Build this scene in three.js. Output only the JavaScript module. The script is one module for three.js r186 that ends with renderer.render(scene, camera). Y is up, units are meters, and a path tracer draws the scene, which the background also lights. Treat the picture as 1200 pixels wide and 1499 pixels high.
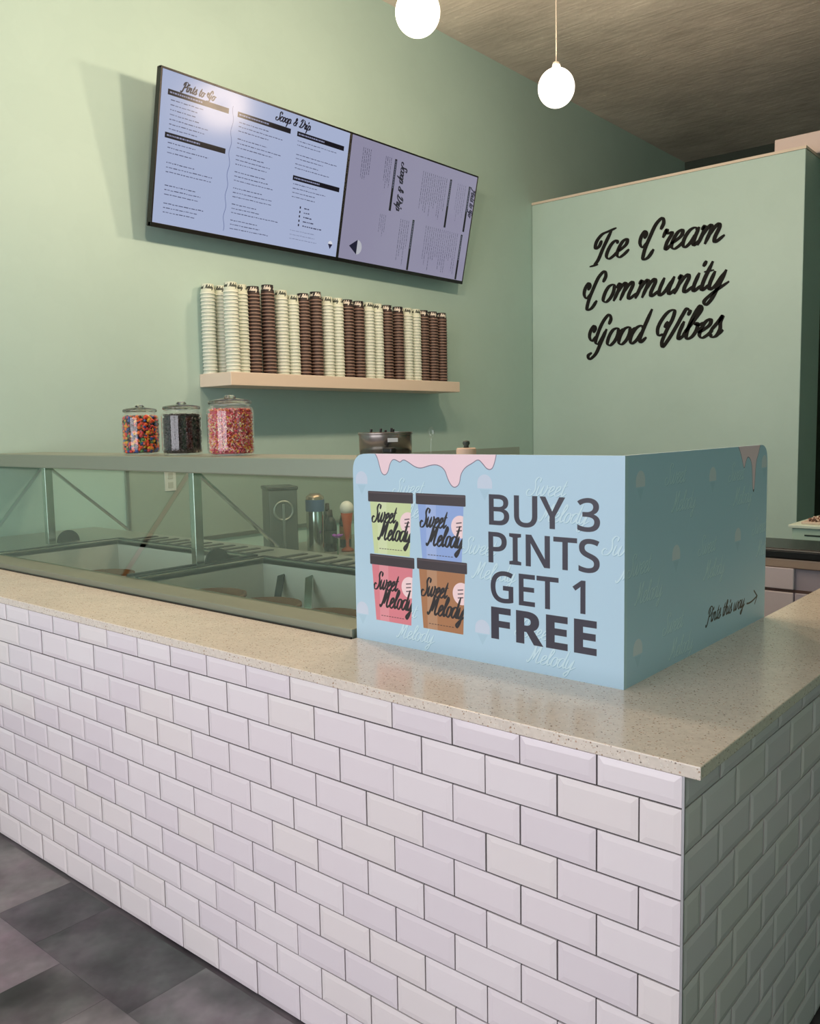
import * as THREE from 'three';
import { RoundedBoxGeometry } from 'three/addons/geometries/RoundedBoxGeometry.js';
import { mergeGeometries } from 'three/addons/utils/BufferGeometryUtils.js';
import { RectAreaLightUniformsLib } from 'three/addons/lights/RectAreaLightUniformsLib.js';
RectAreaLightUniformsLib.init();

// ------------------------------------------------------------ camera, sky, lights, exposure
const scene = new THREE.Scene();
const camera = new THREE.PerspectiveCamera(60.945, 1200 / 1499, 0.05, 60);
camera.position.set(0.5334, 1.3849, 1.2777);
camera.matrixAutoUpdate = true;
{
  const m = new THREE.Matrix4().makeBasis(new THREE.Vector3(0.7619, -0.0181, -0.6474), new THREE.Vector3(-0.0491, 0.9951, -0.0856), new THREE.Vector3(0.6458, 0.0970, 0.7573));
  camera.quaternion.setFromRotationMatrix(m).normalize();
}
scene.add(camera);
const renderer = new THREE.WebGLRenderer({ antialias: true });
renderer.toneMapping = THREE.LinearToneMapping;
renderer.toneMappingExposure = 1.0;
renderer.shadowMap.enabled = true;
scene.background = new THREE.Color().setRGB(1.0, 1.12, 1.14);
const DAY = new THREE.Color().setRGB(1.0, 0.925, 1.0);
const DAYLIGHT = 3.5, GLOBE = 4.6;
const WARM = new THREE.Color().setRGB(1.0, 0.75, 0.52);
for (const [x, w] of [[-2.35, 2.1], [-0.1, 2.1]]) {        // daylight of two street windows, out of view behind the camera, lighting tiles
  const l = new THREE.RectAreaLight(DAY, DAYLIGHT, w, 2.9);
  l.position.set(x, 1.75, 4.15); l.lookAt(x, 1.75, 0); l.name = 'unseen_window_daylight'; scene.add(l);
}

// ------------------------------------------------------------ helpers
let seed = 12345;
const rnd = () => { seed = (seed * 1664525 + 1013904223) >>> 0; return seed / 4294967296; };
const rr = (a, b) => a + (b - a) * rnd();
const used = {};
function numbered(n) { const k = used[n] = (used[n] ?? -1) + 1; return k ? `${n}_${String(k).padStart(3, '0')}` : n; }
function tag(o, label, category, group, kind) {
  if (label) o.userData.label = label;
  if (category) o.userData.category = category;
  if (group) o.userData.group = group;
  if (kind) o.userData.kind = kind;
  return o;
}
const plain = (g) => { const h = g.index ? g.toNonIndexed() : g; for (const k of Object.keys(h.attributes)) if (!['position', 'normal', 'uv'].includes(k)) h.deleteAttribute(k); h.clearGroups(); return h; };
const merge = (gs) => gs.length === 1 ? gs[0] : mergeGeometries(gs.map(plain));
function obj(name, gs, mat, parent = scene) {
  const m = new THREE.Mesh(Array.isArray(gs) ? merge(gs) : gs, mat);
  m.name = parent === scene ? numbered(name) : childName(parent, name);
  m.castShadow = m.receiveShadow = true; parent.add(m); return m;
}
function childName(p, n) { const c = p.userData_names ??= {}; const k = c[n] = (c[n] ?? -1) + 1; return k ? `${n}_${String(k).padStart(3, '0')}` : n; }
function thing(name, label, category, [x, y, z] = [0, 0, 0], group) {
  const o = new THREE.Group(); o.name = numbered(name); o.position.set(x, y, z); scene.add(o); return tag(o, label, category, group);
}
function struct(name, gs, mat) { const m = new THREE.Mesh(Array.isArray(gs) ? merge(gs) : gs, mat); m.name = name; m.userData.kind = 'structure'; m.castShadow = m.receiveShadow = true; scene.add(m); return m; }
function uvm(g, s = 1) {                                   // uv in metres, by the face's main direction
  const h = g.index ? g.toNonIndexed() : g; const p = h.attributes.position, n = h.attributes.normal, uv = new Float32Array(p.count * 2);
  for (let i = 0; i < p.count; i++) {
    const ax = Math.abs(n.getX(i)), ay = Math.abs(n.getY(i)), az = Math.abs(n.getZ(i));
    const [u, v] = ax >= ay && ax >= az ? [p.getZ(i), p.getY(i)] : ay >= az ? [p.getX(i), p.getZ(i)] : [p.getX(i), p.getY(i)];
    uv[2 * i] = u / s; uv[2 * i + 1] = v / s;
  }
  h.setAttribute('uv', new THREE.BufferAttribute(uv, 2)); return h;
}
// box from min/max corners
const bx = (x0, x1, y0, y1, z0, z1, r = 0) => {
  const w = x1 - x0, h = y1 - y0, d = z1 - z0;
  const g = r ? new RoundedBoxGeometry(w, h, d, 2, Math.min(r, w / 2.01, h / 2.01, d / 2.01)) : new THREE.BoxGeometry(w, h, d);
  g.translate((x0 + x1) / 2, (y0 + y1) / 2, (z0 + z1) / 2); return uvm(g);
};
const V3 = (x, y, z) => new THREE.Vector3(x, y, z);
function rod(a, b, r, seg = 12) {
  const A = V3(...a), B = V3(...b), g = new THREE.CylinderGeometry(r, r, A.distanceTo(B), seg);
  g.applyQuaternion(new THREE.Quaternion().setFromUnitVectors(V3(0, 1, 0), B.clone().sub(A).normalize())); g.translate(...A.add(B).multiplyScalar(0.5).toArray()); return g;
}
function bar(a, b, w, d, side = V3(1, 0, 0)) {             // rectangular bar, w along side
  const A = V3(...a), B = V3(...b), y = B.clone().sub(A), L = y.length(); y.normalize();
  const z = side.clone().cross(y).normalize(), x = y.clone().cross(z);
  const g = new RoundedBoxGeometry(w, L, d, 2, Math.min(w, d) * 0.2); g.applyMatrix4(new THREE.Matrix4().makeBasis(x, y, z)); g.translate(...A.add(B).multiplyScalar(0.5).toArray()); return g;
}
const lathe = (pts, seg = 40) => new THREE.LatheGeometry(pts.map(([x, y]) => new THREE.Vector2(x, y)), seg);
const S = (c, o = {}) => new THREE.MeshStandardMaterial({ color: c, roughness: 0.6, ...o });
const P = (c, o = {}) => new THREE.MeshPhysicalMaterial({ color: c, roughness: 0.5, ...o });

// ---- noise textures
const hash = (x, y, s) => { let h = (x * 374761393 + y * 668265263 + s * 974634777) | 0; h = Math.imul(h ^ (h >>> 13), 1274126177); h ^= h >>> 16; return (h >>> 0) / 4294967296; };
function vnoise(x, y, per, s) {
  const xi = Math.floor(x), yi = Math.floor(y), fx = x - xi, fy = y - yi, u = fx * fx * (3 - 2 * fx), v = fy * fy * (3 - 2 * fy), w = (a) => ((a % per) + per) % per;
  const a = hash(w(xi), w(yi), s), b = hash(w(xi + 1), w(yi), s), c = hash(w(xi), w(yi + 1), s), d = hash(w(xi + 1), w(yi + 1), s);
  return a + (b - a) * u + (c - a) * v + (a - b - c + d) * u * v;
}
const fbm = (u, v, base, oct, s) => { let t = 0, a = 0.5, n = 0; for (let i = 0; i < oct; i++) { const f = base << i; t += a * vnoise(u * f, v * f, f, s + i); n += a; a *= 0.55; } return t / n; };
function tex(n, fn, srgb = true) {                         // fn(u,v) -> [r,g,b] 0..255
  const d = new Uint8Array(n * n * 4);
  for (let y = 0; y < n; y++) for (let x = 0; x < n; x++) { const c = fn(x / n, y / n, x, y), i = 4 * (y * n + x); d[i] = c[0]; d[i + 1] = c[1]; d[i + 2] = c[2]; d[i + 3] = 255; }
  const t = new THREE.DataTexture(d, n, n); t.wrapS = t.wrapT = THREE.RepeatWrapping; t.magFilter = THREE.LinearFilter; t.minFilter = THREE.LinearMipmapLinearFilter; t.generateMipmaps = true;
  if (srgb) t.colorSpace = THREE.SRGBColorSpace; t.needsUpdate = true; return t;
}
const rep = (t, sx, sy = sx) => { const c = t.clone(); c.repeat.set(sx, sy); c.needsUpdate = true; return c; };
const cl = (v) => Math.max(0, Math.min(255, v));

const paintBump = tex(256, (u, v) => { const k = 128 + 90 * (fbm(u, v, 24, 3, 5) - 0.5); return [k, k, k]; }, false);
const mintMap = tex(256, (u, v) => { const k = 9 * (fbm(u, v, 4, 4, 9) - 0.5); return [cl(179 + k), cl(207 + k), cl(201 + k)]; });
const ceilMap = tex(1024, (u, v) => {
  const a = fbm(u, v, 3, 6, 21), b = fbm(u * 1, v, 10, 5, 33), streak = vnoise(u * 6 + a * 3, v * 90, 90, 41), c = vnoise(u * 130, v * 130, 130, 55);
  let k = 222 + 60 * (a - 0.5) + 40 * (b - 0.5) + 7 * (streak - 0.5) + (c > 0.94 ? 16 : 0);
  return [cl(k * 1.0), cl(k * 0.955), cl(k * 0.9)];
});
const ceilBump = tex(512, (u, v) => { const k = 128 + 150 * (fbm(u, v, 8, 5, 77) - 0.5) + 30 * (vnoise(u * 8, v * 80, 80, 3) - 0.5); return [cl(k), cl(k), cl(k)]; }, false);
const floorMap = tex(1024, (u, v) => {
  const a = fbm(u, v, 3, 6, 101), b = fbm(u, v, 7, 5, 131), c = fbm(u, v, 40, 3, 171);
  const warp = fbm(u + a * 0.2, v + b * 0.2, 4, 4, 191), k = 122 + 190 * (a - 0.5) + 90 * (warp - 0.5) + 14 * (c - 0.5), t = (b - 0.5) * 34;
  return [cl(k + t * 0.6), cl(k - t * 0.35), cl(k + 3 + t * 0.25)];
});
const specks = [];
{ let s = 7; const q = () => { s = (s * 1664525 + 1013904223) >>> 0; return s / 4294967296; }; for (let i = 0; i < 5200; i++) specks.push([q(), q(), q(), q()]); }
const quartzMap = (() => {
  const n = 1024, d = new Float32Array(n * n * 3);
  for (let y = 0; y < n; y++) for (let x = 0; x < n; x++) { const k = 1 + 0.07 * (fbm(x / n, y / n, 60, 2, 3) - 0.5) + 0.05 * (fbm(x / n, y / n, 6, 3, 8) - 0.5), i = 3 * (y * n + x); d[i] = 222 * k; d[i + 1] = 210 * k; d[i + 2] = 199 * k; }
  for (const [u, v, a, b] of specks) {
    const r = 0.9 + a * a * 3.2, c = b < 0.3 ? [150, 118, 92] : b < 0.45 ? [112, 98, 88] : b < 0.8 ? [232, 226, 216] : [190, 150, 128], X = u * n, Y = v * n;
    for (let j = -4; j <= 4; j++) for (let k = -4; k <= 4; k++) { const f = Math.max(0, Math.min(1, r - Math.hypot(j, k) + 0.5)) * 0.75; if (!f) continue; const i = 3 * ((((Y + j) | 0) + n) % n * n + (((X + k) | 0) + n) % n); for (let m = 0; m < 3; m++) d[i + m] += (c[m] - d[i + m]) * f; }
  }
  return tex(n, (u, v, x, y) => { const i = 3 * (y * n + x); return [cl(d[i]), cl(d[i + 1]), cl(d[i + 2])]; });
})();
const brushed = tex(256, (u, v) => { const k = 128 + 80 * (vnoise(u * 4, v * 128, 128, 6) - 0.5) + 40 * (vnoise(u * 16, v * 256, 256, 9) - 0.5); return [cl(k), cl(k), cl(k)]; }, false);

// ---- materials
const M = {};
M.mint = P(0xffffff, { map: rep(mintMap, 0.5), roughness: 0.55, bumpMap: rep(paintBump, 2.2), bumpScale: 0.0006 });
M.mintTrim = S(0xd9cdbd, { roughness: 0.6 });
M.ceil = S(0xffffff, { map: rep(ceilMap, 0.28), roughness: 0.9, bumpMap: rep(ceilBump, 0.7), bumpScale: 0.012 });
M.dark = S(0x1c1d1d, { roughness: 0.5 });
M.black = P(0x0b0b0c, { roughness: 0.35 });
M.white = S(0xd9d7d6, { roughness: 0.5 });
M.steel = S(0xa8aaa4, { metalness: 0.9, roughness: 0.34, bumpMap: rep(brushed, 3), bumpScale: 0.0002 });
M.shelfSteel = S(0x9aa092, { metalness: 0.55, roughness: 0.42, bumpMap: rep(brushed, 3), bumpScale: 0.0002 });
M.chrome = S(0xc4c8c2, { metalness: 1, roughness: 0.16 });
M.grout = S(0x4a4648, { roughness: 0.9 });
M.glass = P(0xffffff, { transmission: 1, thickness: 0, roughness: 0.02, ior: 1.5, color: new THREE.Color().setRGB(0.88, 0.96, 0.93) });
M.jarGlass = P(0xffffff, { transmission: 1, thickness: 0, roughness: 0.03, ior: 1.45 });
M.lidGlass = P(0xf4f6f2, { transmission: 1, thickness: 0.012, roughness: 0.04, ior: 1.5 });
M.tiles = [0xe9dee4, 0xebe1e6, 0xe6dbe2, 0xeae0e2].map((c) => P(c, { roughness: 0.22, clearcoat: 0.5, clearcoatRoughness: 0.08 }));
M.quartz = P(0xffffff, { map: rep(quartzMap, 2.2), roughness: 0.2, ior: 1.5 });
M.edgeTrim = S(0xc9c9cc, { metalness: 0.7, roughness: 0.35 });

// ------------------------------------------------------------ script lettering (skeleton strokes, x-height 1)
const GLY = {
  a: [0.8, [[.58, .8], [.42, .99], [.2, .93], [.04, .58], [.06, .18], [.2, 0], [.4, .16], [.58, .72]], [[.6, 1], [.57, .35], [.65, .03], [.9, .3]]],
  b: [0.72, [[-.1, .25], [.22, 1.0], [.4, 1.62], [.28, 1.8], [.14, 1.45], [.08, .35], [.2, .01], [.42, .1], [.54, .5], [.46, .85], [.36, .8], [.5, .72], [.8, .86]]],
  c: [0.6, [[.5, .8], [.38, 1], [.2, .93], [.05, .55], [.08, .15], [.25, 0], [.45, .1], [.68, .38]]],
  d: [0.82, [[.58, .8], [.42, .99], [.2, .93], [.04, .58], [.06, .18], [.2, 0], [.4, .16], [.58, .72]], [[.68, 1.9], [.58, .6], [.6, .15], [.68, .03], [.92, .3]]],
  e: [0.6, [[-.04, .3], [.2, .45], [.42, .72], [.36, .99], [.18, .92], [.05, .55], [.08, .15], [.25, 0], [.45, .1], [.68, .38]]],
  h: [0.84, [[-.08, .25], [.22, 1.1], [.36, 1.6], [.26, 1.78], [.14, 1.4], [.06, 0]], [[.1, .4], [.3, .88], [.46, 1], [.54, .84], [.5, .25], [.58, .03], [.92, .3]]],
  i: [0.4, [[.12, 1.02], [.08, .35], [.16, .03], [.46, .32]], [[.2, 1.32], [.26, 1.62]]],
  l: [0.44, [[-.08, .25], [.22, 1.0], [.38, 1.6], [.28, 1.8], [.15, 1.45], [.1, .4], [.18, .03], [.5, .32]]],
  m: [1.22, [[-.02, .8], [.08, 1], [.12, .7], [.05, 0]], [[.08, .4], [.26, .86], [.4, 1], [.47, .84], [.42, 0]], [[.45, .4], [.63, .86], [.78, 1], [.86, .84], [.82, .25], [.9, .03], [1.28, .34]]],
  n: [0.86, [[-.02, .8], [.08, 1], [.12, .7], [.05, 0]], [[.08, .4], [.28, .88], [.44, 1], [.52, .84], [.48, .25], [.56, .03], [.94, .34]]],
  o: [0.66, [[.34, 1], [.15, .9], [.04, .5], [.1, .1], [.27, 0], [.46, .2], [.52, .6], [.42, .95], [.3, 1]], [[.46, .9], [.56, .8], [.78, .92]]],
  p: [0.8, [[.1, 1.05], [.06, .3], [.0, -.8]], [[.06, .5], [.25, .95], [.45, .98], [.56, .6], [.42, .08], [.2, .02]], [[.45, .1], [.82, .32]]],
  r: [0.56, [[-.02, .72], [.06, 1.15], [.14, .92], [.4, .95], [.3, .4], [.36, .03], [.64, .34]]],
  s: [0.5, [[-.06, .3], [.2, .85], [.3, 1.12], [.3, .8], [.42, .38], [.34, .04], [.14, 0], [.03, .18]], [[.36, .06], [.6, .34]]],
  t: [0.44, [[.2, 1.55], [.1, .4], [.18, .03], [.5, .34]], [[-.06, 1.02], [.42, 1.06]]],
  u: [0.86, [[.06, 1], [.03, .3], [.13, .02], [.32, .16], [.54, .84]], [[.58, 1], [.53, .3], [.62, .03], [.94, .34]]],
  w: [1.16, [[.06, 1], [.03, .3], [.13, .02], [.3, .14], [.48, .86]], [[.52, 1], [.48, .3], [.58, .02], [.78, .2], [.92, .8], [.86, 1.02], [.98, .8], [1.24, .86]]],
  y: [0.84, [[.06, 1], [.03, .3], [.13, .02], [.32, .16], [.54, .84]], [[.6, 1], [.5, .1], [.4, -.55], [.22, -.8], [.08, -.62], [.3, -.25], [.96, .34]]],
  I: [0.8, [[.9, 1.74], [.5, 1.62], [.16, 1.5], [-.04, 1.1], [.04, .72], [.2, .8], [.26, 1.15]], [[.66, 1.66], [.5, .7], [.42, .0], [.28, -.28]], [[.04, -.3], [.52, -.24]]],
  C: [1.26, [[.5, .66], [.28, .36], [.06, .6], [.0, 1.0], [.12, 1.26], [.24, 1.1], [.2, .84]], [[.96, 1.2], [1.0, 1.55], [.84, 1.84], [.62, 1.6], [.5, .9], [.46, .1], [.56, -.34], [.78, -.28], [.96, .16]]],
  G: [1.2, [[.5, .66], [.28, .36], [.06, .6], [.0, 1.0], [.12, 1.26], [.24, 1.1], [.2, .84]], [[.98, 1.25], [.98, 1.6], [.8, 1.84], [.6, 1.55], [.5, .85], [.56, .22], [.72, .14], [.86, .5], [.92, .9]], [[.94, 1.0], [.86, .1], [.76, -.5], [.5, -.74], [.36, -.52], [.52, -.36]]],
  V: [1.2, [[.42, .4], [.2, .34], [.02, .7], [.06, 1.2], [.3, 1.66], [.56, 1.7], [.64, 1.3], [.54, .6], [.52, -.1], [.64, -.34], [.8, .0], [1.0, .8], [1.1, 1.35], [1.22, 1.72], [1.36, 1.6]], [[.44, 1.1], [.36, .75]]],
  S: [0.95, [[.98, 1.4], [.96, 1.75], [.7, 1.85], [.52, 1.5], [.68, 1.0], [.74, .5], [.5, .02], [.16, 0], [.0, .35], [.16, .62], [.36, .5]]],
  M: [1.3, [[-.1, .2], [.02, 0], [.2, .3], [.34, 1.2], [.38, 1.8], [.46, 1.2], [.46, .35]], [[.46, .35], [.68, 1.2], [.92, 1.8], [.88, .9], [.86, .25], [.98, .02], [1.36, .34]]],
  P: [0.95, [[.46, 1.6], [.34, .7], [.22, -.15], [.04, -.35], [-.08, -.1]], [[.06, 1.1], [.2, 1.65], [.6, 1.85], [.92, 1.55], [.82, 1.0], [.5, .72], [.32, .82]]],
  '&': [0.9, [[.8, .9], [.6, .2], [.3, 0], [.08, .25], [.3, .8], [.55, 1.3], [.42, 1.6], [.26, 1.3], [.5, .6], [.8, 0]]],
  D: [1.1, [[.46, 1.6], [.34, .7], [.24, .05]], [[.0, 1.2], [.3, 1.75], [.85, 1.6], [1.0, .9], [.7, .15], [.3, .0], [.1, .15], [.4, .2]]],
  ' ': [0.55],
};
const SLANT = 0.34;
function script(str, gap = 0) {                            // -> per letter: strokes of {x, y, w} samples
  let pen = 0; const out = [];
  for (const ch of str) {
    const g = GLY[ch] ?? GLY.o, letter = [];
    for (const st of g.slice(1)) {
      const c = new THREE.CatmullRomCurve3(st.map(([x, y]) => V3(pen + x + SLANT * y, y, 0)), false, 'centripetal'), n = (st.length - 1) * 7;
      const pts = c.getPoints(n), o = [];
      for (let i = 0; i <= n; i++) {
        const d = pts[Math.min(n, i + 1)].clone().sub(pts[Math.max(0, i - 1)]).normalize();
        const along = Math.abs(d.x * SLANT + d.y) / Math.hypot(SLANT, 1), e = Math.min(1, 0.55 + Math.min(i, n - i) / 5);
        o.push({ x: pts[i].x, y: pts[i].y, w: (0.085 + 0.115 * Math.pow(along, 2.2)) * e, dx: d.x, dy: d.y });
      }
      letter.push(o);
    }
    if (letter.length) out.push({ ch, strokes: letter });
    pen += g[0] + gap;
  }
  let x0 = 1e9, x1 = -1e9; for (const l of out) for (const s of l.strokes) for (const p of s) { x0 = Math.min(x0, p.x); x1 = Math.max(x1, p.x); }
  return { letters: out, x0, x1 };
}
function inkScript(ctx, str, x, y, width, xh, color, bold = 1) {   // baseline (x, y), canvas pixels
  const t = script(str), sx = width / (t.x1 - t.x0); ctx.fillStyle = color;
  for (const l of t.letters) for (const s of l.strokes) for (let i = 0; i < s.length - 1; i++) for (let k = 0; k < 3; k++) {
    const a = s[i], b = s[i + 1], f = k / 3, px = a.x + (b.x - a.x) * f, py = a.y + (b.y - a.y) * f, w = a.w + (b.w - a.w) * f;
    ctx.beginPath(); ctx.arc(x + (px - t.x0) * sx, y - py * xh, Math.max(0.5, w * xh * 0.5 * bold * 1.15), 0, 7); ctx.fill();
  }
}
function letterGeometry(strokes, sx, sy, x0, depth) {      // raised ribbon letters, back at z = 0
  const gs = [];
  for (const [k, s] of strokes.entries()) {
    const pos = [], idx = [], n = s.length, m = (sx + sy) / 2;
    s.forEach((p, i) => {
      const dx = p.dx * sx, dy = p.dy * sy, L = Math.hypot(dx, dy), nx = -dy / L, ny = dx / L, w = p.w * m * 0.54, lift = depth + k * 0.0004, x = (p.x - x0) * sx, y = p.y * sy;
      pos.push(x + nx * w, y + ny * w, lift, x - nx * w, y - ny * w, lift, x + nx * w, y + ny * w, 0, x - nx * w, y - ny * w, 0);
      if (i < n - 1) { const a = 4 * i, b = a + 4; idx.push(a, a + 1, b + 1, a, b + 1, b, a, b, b + 2, a, b + 2, a + 2, a + 1, a + 3, b + 3, a + 1, b + 3, b + 1); }
    });
    const e = 4 * (n - 1); idx.push(0, 2, 3, 0, 3, 1, e, e + 1, e + 3, e, e + 3, e + 2);
    const g = new THREE.BufferGeometry(); g.setAttribute('position', new THREE.Float32BufferAttribute(pos, 3)); g.setIndex(idx);
    const h = g.toNonIndexed(); h.computeVertexNormals(); h.setAttribute('uv', new THREE.Float32BufferAttribute(new Float32Array(h.attributes.position.count * 2), 2)); gs.push(h);
  }
  return merge(gs);
}
function canvasTex(w, h, draw) {
  const c = document.createElement('canvas'); c.width = w; c.height = h; draw(c.getContext('2d'), w, h);
  const t = new THREE.CanvasTexture(c); t.colorSpace = THREE.SRGBColorSpace; t.anisotropy = 8; return t;
}

// ------------------------------------------------------------ the room
const XW = -3.85, XR = 3.5, ZF = 4.2, ZB = -9, HC = 4.45;
struct('floor', bx(XW - 0.2, XR + 0.2, -0.2, -0.004, ZB - 0.2, ZF + 0.2), S(0xb5aeb1, { map: rep(floorMap, 0.6), roughness: 0.55 }));
struct('ceiling', bx(XW - 0.2, XR + 0.2, HC, HC + 0.2, ZB - 0.2, ZF + 0.2), M.ceil);
struct('wall_left', bx(XW - 0.2, XW, -0.1, HC + 0.1, ZB - 0.2, ZF + 0.2), M.mint);
struct('wall_right', [bx(XR, XR + 0.2, -0.1, HC + 0.1, ZB - 0.2, -1.8), bx(XR, XR + 0.2, -0.1, HC + 0.1, 0.0, ZF + 0.2), bx(XR, XR + 0.2, -0.1, 0.2, -1.8, 0.0), bx(XR, XR + 0.2, 2.7, HC + 0.1, -1.8, 0.0)], S(0x93c4a8, { roughness: 0.8 }));  // out of view, its green chosen to bounce onto the right-hand faces
{
  const w = new THREE.Group(); w.name = 'door_1'; w.userData.kind = 'structure'; scene.add(w);  // glazed door added to let light onto the right-hand faces
  obj('added_door_frame', [bx(XR + 0.08, XR + 0.14, 0.2, 0.26, -1.8, 0.0), bx(XR + 0.08, XR + 0.14, 2.64, 2.7, -1.8, 0.0), ...[-1.8, -0.93, -0.06].map((z) => bx(XR + 0.08, XR + 0.14, 0.26, 2.64, z, z + 0.06))], M.dark, w);
  for (const z of [-1.74, -0.87]) obj('pane', bx(XR + 0.1, XR + 0.11, 0.26, 2.64, z, z + 0.81), M.glass, w);
}
struct('wall_back', bx(XW, XR, -0.1, HC + 0.1, ZB - 0.2, ZB), S(0x4a544d, { roughness: 0.9 }));
// street front behind the camera, out of view, with two window openings
struct('wall_front', [bx(XW, XR, -0.1, 0.28, ZF, ZF + 0.2), bx(XW, XR, 3.22, HC + 0.1, ZF, ZF + 0.2), bx(XW, -3.42, 0.28, 3.22, ZF, ZF + 0.2), bx(-1.28, -1.17, 0.28, 3.22, ZF, ZF + 0.2), bx(0.97, XR, 0.28, 3.22, ZF, ZF + 0.2)], S(0xb9beb4, { roughness: 0.8 }));
[[-3.42, -1.28], [-1.17, 0.97]].forEach(([a, b], i) => {
  const w = new THREE.Group(); w.name = `window_${i + 1}`; w.userData.kind = 'structure'; scene.add(w);
  obj('window_frame', [bx(a, b, 0.28, 0.34, ZF + 0.06, ZF + 0.13), bx(a, b, 3.16, 3.22, ZF + 0.06, ZF + 0.13), bx(a, a + 0.06, 0.34, 3.16, ZF + 0.06, ZF + 0.13), bx(b - 0.06, b, 0.34, 3.16, ZF + 0.06, ZF + 0.13)], M.dark, w);
  obj('pane', bx(a + 0.06, b - 0.06, 0.34, 3.16, ZF + 0.09, ZF + 0.1), M.glass, w);
});
// partition block in the corner, lettered on its face
const PZ = -5.638, PX = -1.5, PT = 3.382;
struct('wall_partition', bx(XW + 0.002, PX, 0, PT - 0.02, PZ - 0.46, PZ, 0.006), M.mint);
struct('trim_1', bx(XW + 0.002, PX + 0.004, PT - 0.02, PT, PZ - 0.464, PZ + 0.004), M.mintTrim);
// floor tiles of the customer side
{
  const fl = scene.getObjectByName('floor'), mats = [0xdad3d4, 0xd2c9ce, 0xe2ddd7, 0xd2cfcf, 0xdad0cd].map((c) => S(c, { map: rep(floorMap, 1.1), roughness: 0.5 }));
  const shapes = {};
  const tl = 0.2286;                                       // courses run along the counter, pieces of mixed length
  for (let r = -2; r < 12; r++) {
    const z0 = Math.max(0.002, 0.242 + r * tl), z1 = 0.242 + (r + 1) * tl; if (z1 < 0.02) continue;
    const joints = [r === 0 ? -1.585 : -1.73 + 0.26 * rnd()]; if (r === 0) joints.push(-1.36);
    while (joints[0] > XW + 0.5) joints.unshift(joints[0] - (rnd() < 0.3 ? 0.2286 : 0.4572)); while (joints[joints.length - 1] < 1.9) joints.push(joints[joints.length - 1] + (rnd() < 0.3 ? 0.2286 : 0.4572));
    for (let c = 0; c < joints.length - 1; c++) {
      const x0 = joints[c], x1 = joints[c + 1], v = Math.floor(rnd() * 5), key = `${(z1 - z0).toFixed(3)}_${(x1 - x0).toFixed(3)}_${v}`;
      const g = shapes[key] ??= (() => { const b = bx((x0 - x1) / 2 + 0.0003, (x1 - x0) / 2 - 0.0003, -0.006, 0, -(z1 - z0) / 2 + 0.0003, (z1 - z0) / 2 - 0.0003), uv = b.attributes.uv; for (let i = 0; i < uv.count; i++) uv.setXY(i, uv.getX(i) + v * 0.37, uv.getY(i) + v * 0.59); return b; })();
      const t = new THREE.Mesh(g, mats[Math.floor(rnd() * 5)]); t.name = childName(fl, 'tile'); t.position.set((x0 + x1) / 2, 0, (z0 + z1) / 2); t.castShadow = t.receiveShadow = true; fl.add(t);
    }
  }
}
{ // white duct resting on the partition block
  const t = thing('air_duct', 'pinkish white boxed duct lying on top of the mint partition block', 'duct', [-1.25, PT, -6.02]);
  obj('duct_body', bx(-0.56, 0.75, 0, 0.165, -0.08, 0.12, 0.008), S(0xd8c9c4), t);
  for (const x of [-0.1, 0.35]) obj('seam', bx(x - 0.012, x + 0.012, -0.002, 0.168, -0.084, 0.124), S(0xc9bab5), t);
}

// ------------------------------------------------------------ tiled counter
const PW = 0.154, PH = 0.0764, J0 = 0.776, TOP = 0.8533;
const tileShapes = {};
function tileGeo(w, h) {                                   // bevelled tile, back at z -0.009, face at z 0
  const key = `${w.toFixed(4)}_${h.toFixed(4)}`; if (tileShapes[key]) return tileShapes[key];
  const g = 0.0015, a = w / 2 - g, b = h / 2 - g, e = Math.min(0.012, w / 4, h / 4), z0 = -0.009, z1 = -0.0018;
  const ring = (x, y, z) => [[-x, -y, z], [x, -y, z], [x, y, z], [-x, y, z]];
  const R = [ring(a, b, z0), ring(a, b, z1), ring(a - e, b - e, 0)], p = [], uv = [];
  const q = (A, B, C, D) => { for (const v of [A, B, C, A, C, D]) { p.push(...v); uv.push(v[0], v[1]); } };
  for (let k = 0; k < 2; k++) for (let i = 0; i < 4; i++) { const j = (i + 1) % 4; q(R[k][i], R[k][j], R[k + 1][j], R[k + 1][i]); }
  q(...R[2]); q(R[0][3], R[0][2], R[0][1], R[0][0]);
  const G = new THREE.BufferGeometry(); G.setAttribute('position', new THREE.Float32BufferAttribute(p, 3)); G.setAttribute('uv', new THREE.Float32BufferAttribute(uv, 2)); G.computeVertexNormals();
  return tileShapes[key] = G;
}
const counter = thing('tiled_counter', 'L-shaped service counter faced with white subway tiles in dark grout', 'counter', [0, 0, 0]);
const LEG = -2.2;
obj('counter_body', [bx(XW + 0.003, -0.0045, 0, 0.828, -0.25, -0.0045), bx(-0.24, -0.0045, 0, 0.828, LEG, -0.25)], M.grout, counter).userData.label = 'dark grey grouted body';
obj('corner_trim', bx(-0.0035, 0.0006, 0.004, 0.831, -0.0035, 0.0006), M.edgeTrim, counter).userData.label = 'slim metal corner strip';
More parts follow.
